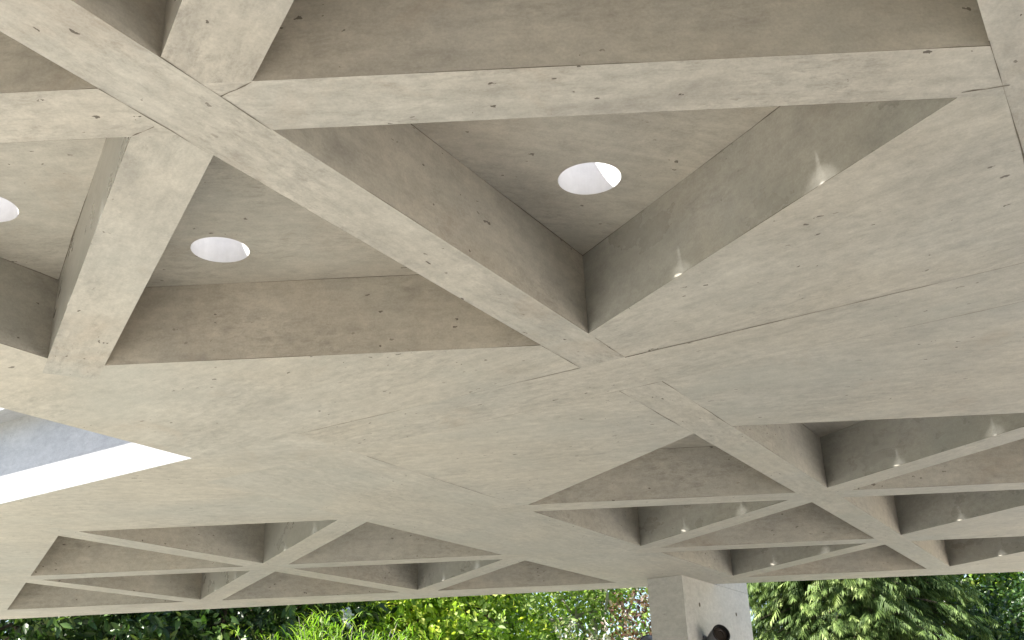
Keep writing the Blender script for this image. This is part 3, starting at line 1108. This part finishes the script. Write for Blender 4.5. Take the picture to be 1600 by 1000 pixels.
# hedge and golden tree on the right
b = at(1640, 19.5)
tree('golden_tree', 'bright yellow green tree above the dark hedge at the far right', 'tree', b, 8.0, 2.4, 1.2, 1500, 15, (0.11, 0.5), 'lime', 41, tone0=0.7, trunk_r=0.12, zband=(3, 6), shell=0.8)
b = at(1640, 16.2)
tree('dark_hedge', 'dark glossy hedge at the far right beside the weeping conifer', 'hedge', b, 3.55, 1.9, 0.1, 1800, 15, (0.085, 0.5), 'hedge', 42, trunk_r=0.07, shell=0.5, spread=0.15, zband=(2.0, 3.8))
b = at(1400, 19.5)
tree('evergreen_tree', 'dark evergreen tree behind the weeping conifer', 'tree', b, 9.0, 3.0, 0.6, 1500, 13, (0.15, 0.5), 'hedge', 43, trunk_r=0.16, zband=(2.4, 6), shell=0.85)


def bamboo(px, Y, height, n_stems, seed, label):
    r = np.random.default_rng(seed)
    b = at(px, Y)
    root = empty('bamboo_clump', (b[0], b[1], 0), label, 'bamboo')
    vs, fs = [], []
    P, D = [], []
    for i in range(n_stems):
        a = r.uniform(0, 2 * math.pi); q = r.random() ** 0.5
        bx, by = b[0] + math.cos(a) * 0.35 * q, b[1] + math.sin(a) * 0.35 * q
        h = height * r.uniform(0.80, 1.0) * (1 - 0.12 * q)
        tx, ty = bx + math.cos(a) * q * 1.0, by + math.sin(a) * q * 1.0
        pts = [np.array([bx + (tx - bx) * t ** 2, by + (ty - by) * t ** 2, h * t]) for t in np.linspace(0, 1, 7)]
        limb(vs, fs, pts, 0.012, 0.004, 5)
        for k in range(46):
            t = r.uniform(0.35, 1.0)
            c = np.array([bx + (tx - bx) * t ** 2, by + (ty - by) * t ** 2, h * t])
            for _ in range(4):
                az = r.uniform(0, 2 * math.pi)
                P.append(c + r.normal(0, 0.05, 3)); D.append([math.cos(az) * 0.8, math.sin(az) * 0.8, r.uniform(0.3, 1.7)])
    P, D = np.array(P), np.array(D)
    n = len(P)
    blades_mesh('leaves', P, D, r.uniform(0.14, 0.34, n), r.uniform(0.010, 0.018, n), np.clip(r.normal(0.5, 0.25, n), 0, 1), M['lime'], root, 0.45)
    raw_mesh('stems', vs, fs, M['bark_pale'], root)


bamboo(520, 14.0, 3.55, 110, 51, 'lime green bamboo clump with thin arching leaves below the canopy edge')
# a white flower head above the bamboo
r_ = np.random.default_rng(9)
fb = at(543, 15.0, 965)
fl = empty('white_flower', (fb[0], fb[1], 0), 'single white flower spike on a tall stem rising over the bamboo', 'flower')
n = 160
P = np.array([fb[0], fb[1], fb[2]]) + r_.normal(0, 1, (n, 3)) * np.array([0.022, 0.022, 0.06])
leaves_mesh('petals', P, r_.normal(0, 1, (n, 3)), r_.normal(0, 1, (n, 3)), np.full(n, 0.05), np.full(n, 0.03), r_.random(n), M['flower'], fl)
vs, fs = [], []
limb(vs, fs, [(fb[0], fb[1], 0), (fb[0] + 0.05, fb[1], 1.6), tuple(fb)], 0.012, 0.006, 6)
raw_mesh('stem', vs, fs, M['bark'], fl)


def conifer(px, Y, height, seed, label):
    r = np.random.default_rng(seed)
    b = at(px, Y)
    root = empty('weeping_conifer', (b[0], b[1], 0), label, 'tree')
    vs, fs = [], []
    limb(vs, fs, [(b[0], b[1], z) for z in np.linspace(0, height, 8)], 0.16, 0.02, 10)
    raw_mesh('trunk', vs, fs, M['bark'], root)
    vs, fs = [], []
    P, D, L, Wd, T = [], [], [], [], []

    def rad(z): return 2.35 * max(0.05, 1 - z / height) ** 0.75
    nb = 760
    for i in range(nb):
        z = r.uniform(1.8, 5.6) if r.random() < 0.82 else r.uniform(0.4, height * 0.97)
        az = r.uniform(0, 2 * math.pi)
        R0 = rad(z) * r.uniform(0.62, 1.12)
        dirx = np.array([math.cos(az), math.sin(az), 0.0])
        pts = []
        for t in np.linspace(0, 1, 7):
            pts.append(np.array([b[0], b[1], z]) + dirx * R0 * t + np.array([0, 0, 0.30 * t - 0.62 * t ** 2.2]))
        limb(vs, fs, pts[:6], 0.018, 0.004, 4)
        tone_b = np.clip(r.normal(0.34, 0.16), 0, 1)
        side = np.array([-dirx[1], dirx[0], 0.0])
        for k in range(15):
            t = 0.45 + 0.57 * r.random() ** 0.8
            f = min(t, 1.0) * 6; j = min(int(f), 5); c = pts[j] + (pts[j + 1] - pts[j]) * (f - j)
            c = c + side * r.normal(0, 0.15) + np.array([0, 0, r.normal(0, 0.04)])
            # one spray: a flat feathery fan, wide at the shoulder, its fingers hanging
            sl = r.uniform(0.13, 0.27)
            sd = dirx * r.uniform(0.3, 1.1) + side * r.normal(0, 0.55) + np.array([0, 0, -r.uniform(0.3, 0.9)])
            sd /= np.linalg.norm(sd)
            fan = np.cross(sd, dirx * 0.6 + np.array([0, 0, 0.8]) + r.normal(0, 0.35, 3)); fan /= np.linalg.norm(fan)
            tn = tone_b + r.normal(0, 0.08)
            for q in range(16):
                u = (q // 2) / 8 + 0.04
                sgn = 1 if q % 2 else -1
                P.append(c + sd * sl * u)
                D.append(sd * 0.8 + fan * sgn * (1.15 - 0.75 * u) + np.array([0, 0, -0.35]) + r.normal(0, 0.14, 3))
                L.append(sl * (0.62 - 0.38 * u) * r.uniform(0.8, 1.2)); Wd.append(0.019); T.append(tn + u * 0.34 + r.normal(0, 0.06))
    P, D, L, Wd, T = map(np.array, (P, D, L, Wd, T))
    blades_mesh('foliage', P, D, L, Wd, np.clip(T, 0, 1), M['conifer'], root, 0.3, 2)
    raw_mesh('limbs', vs, fs, M['bark'], root)


conifer(1330, 15.4, 8.6, 61, 'weeping conifer with pale green hanging sprays right of the pillar')
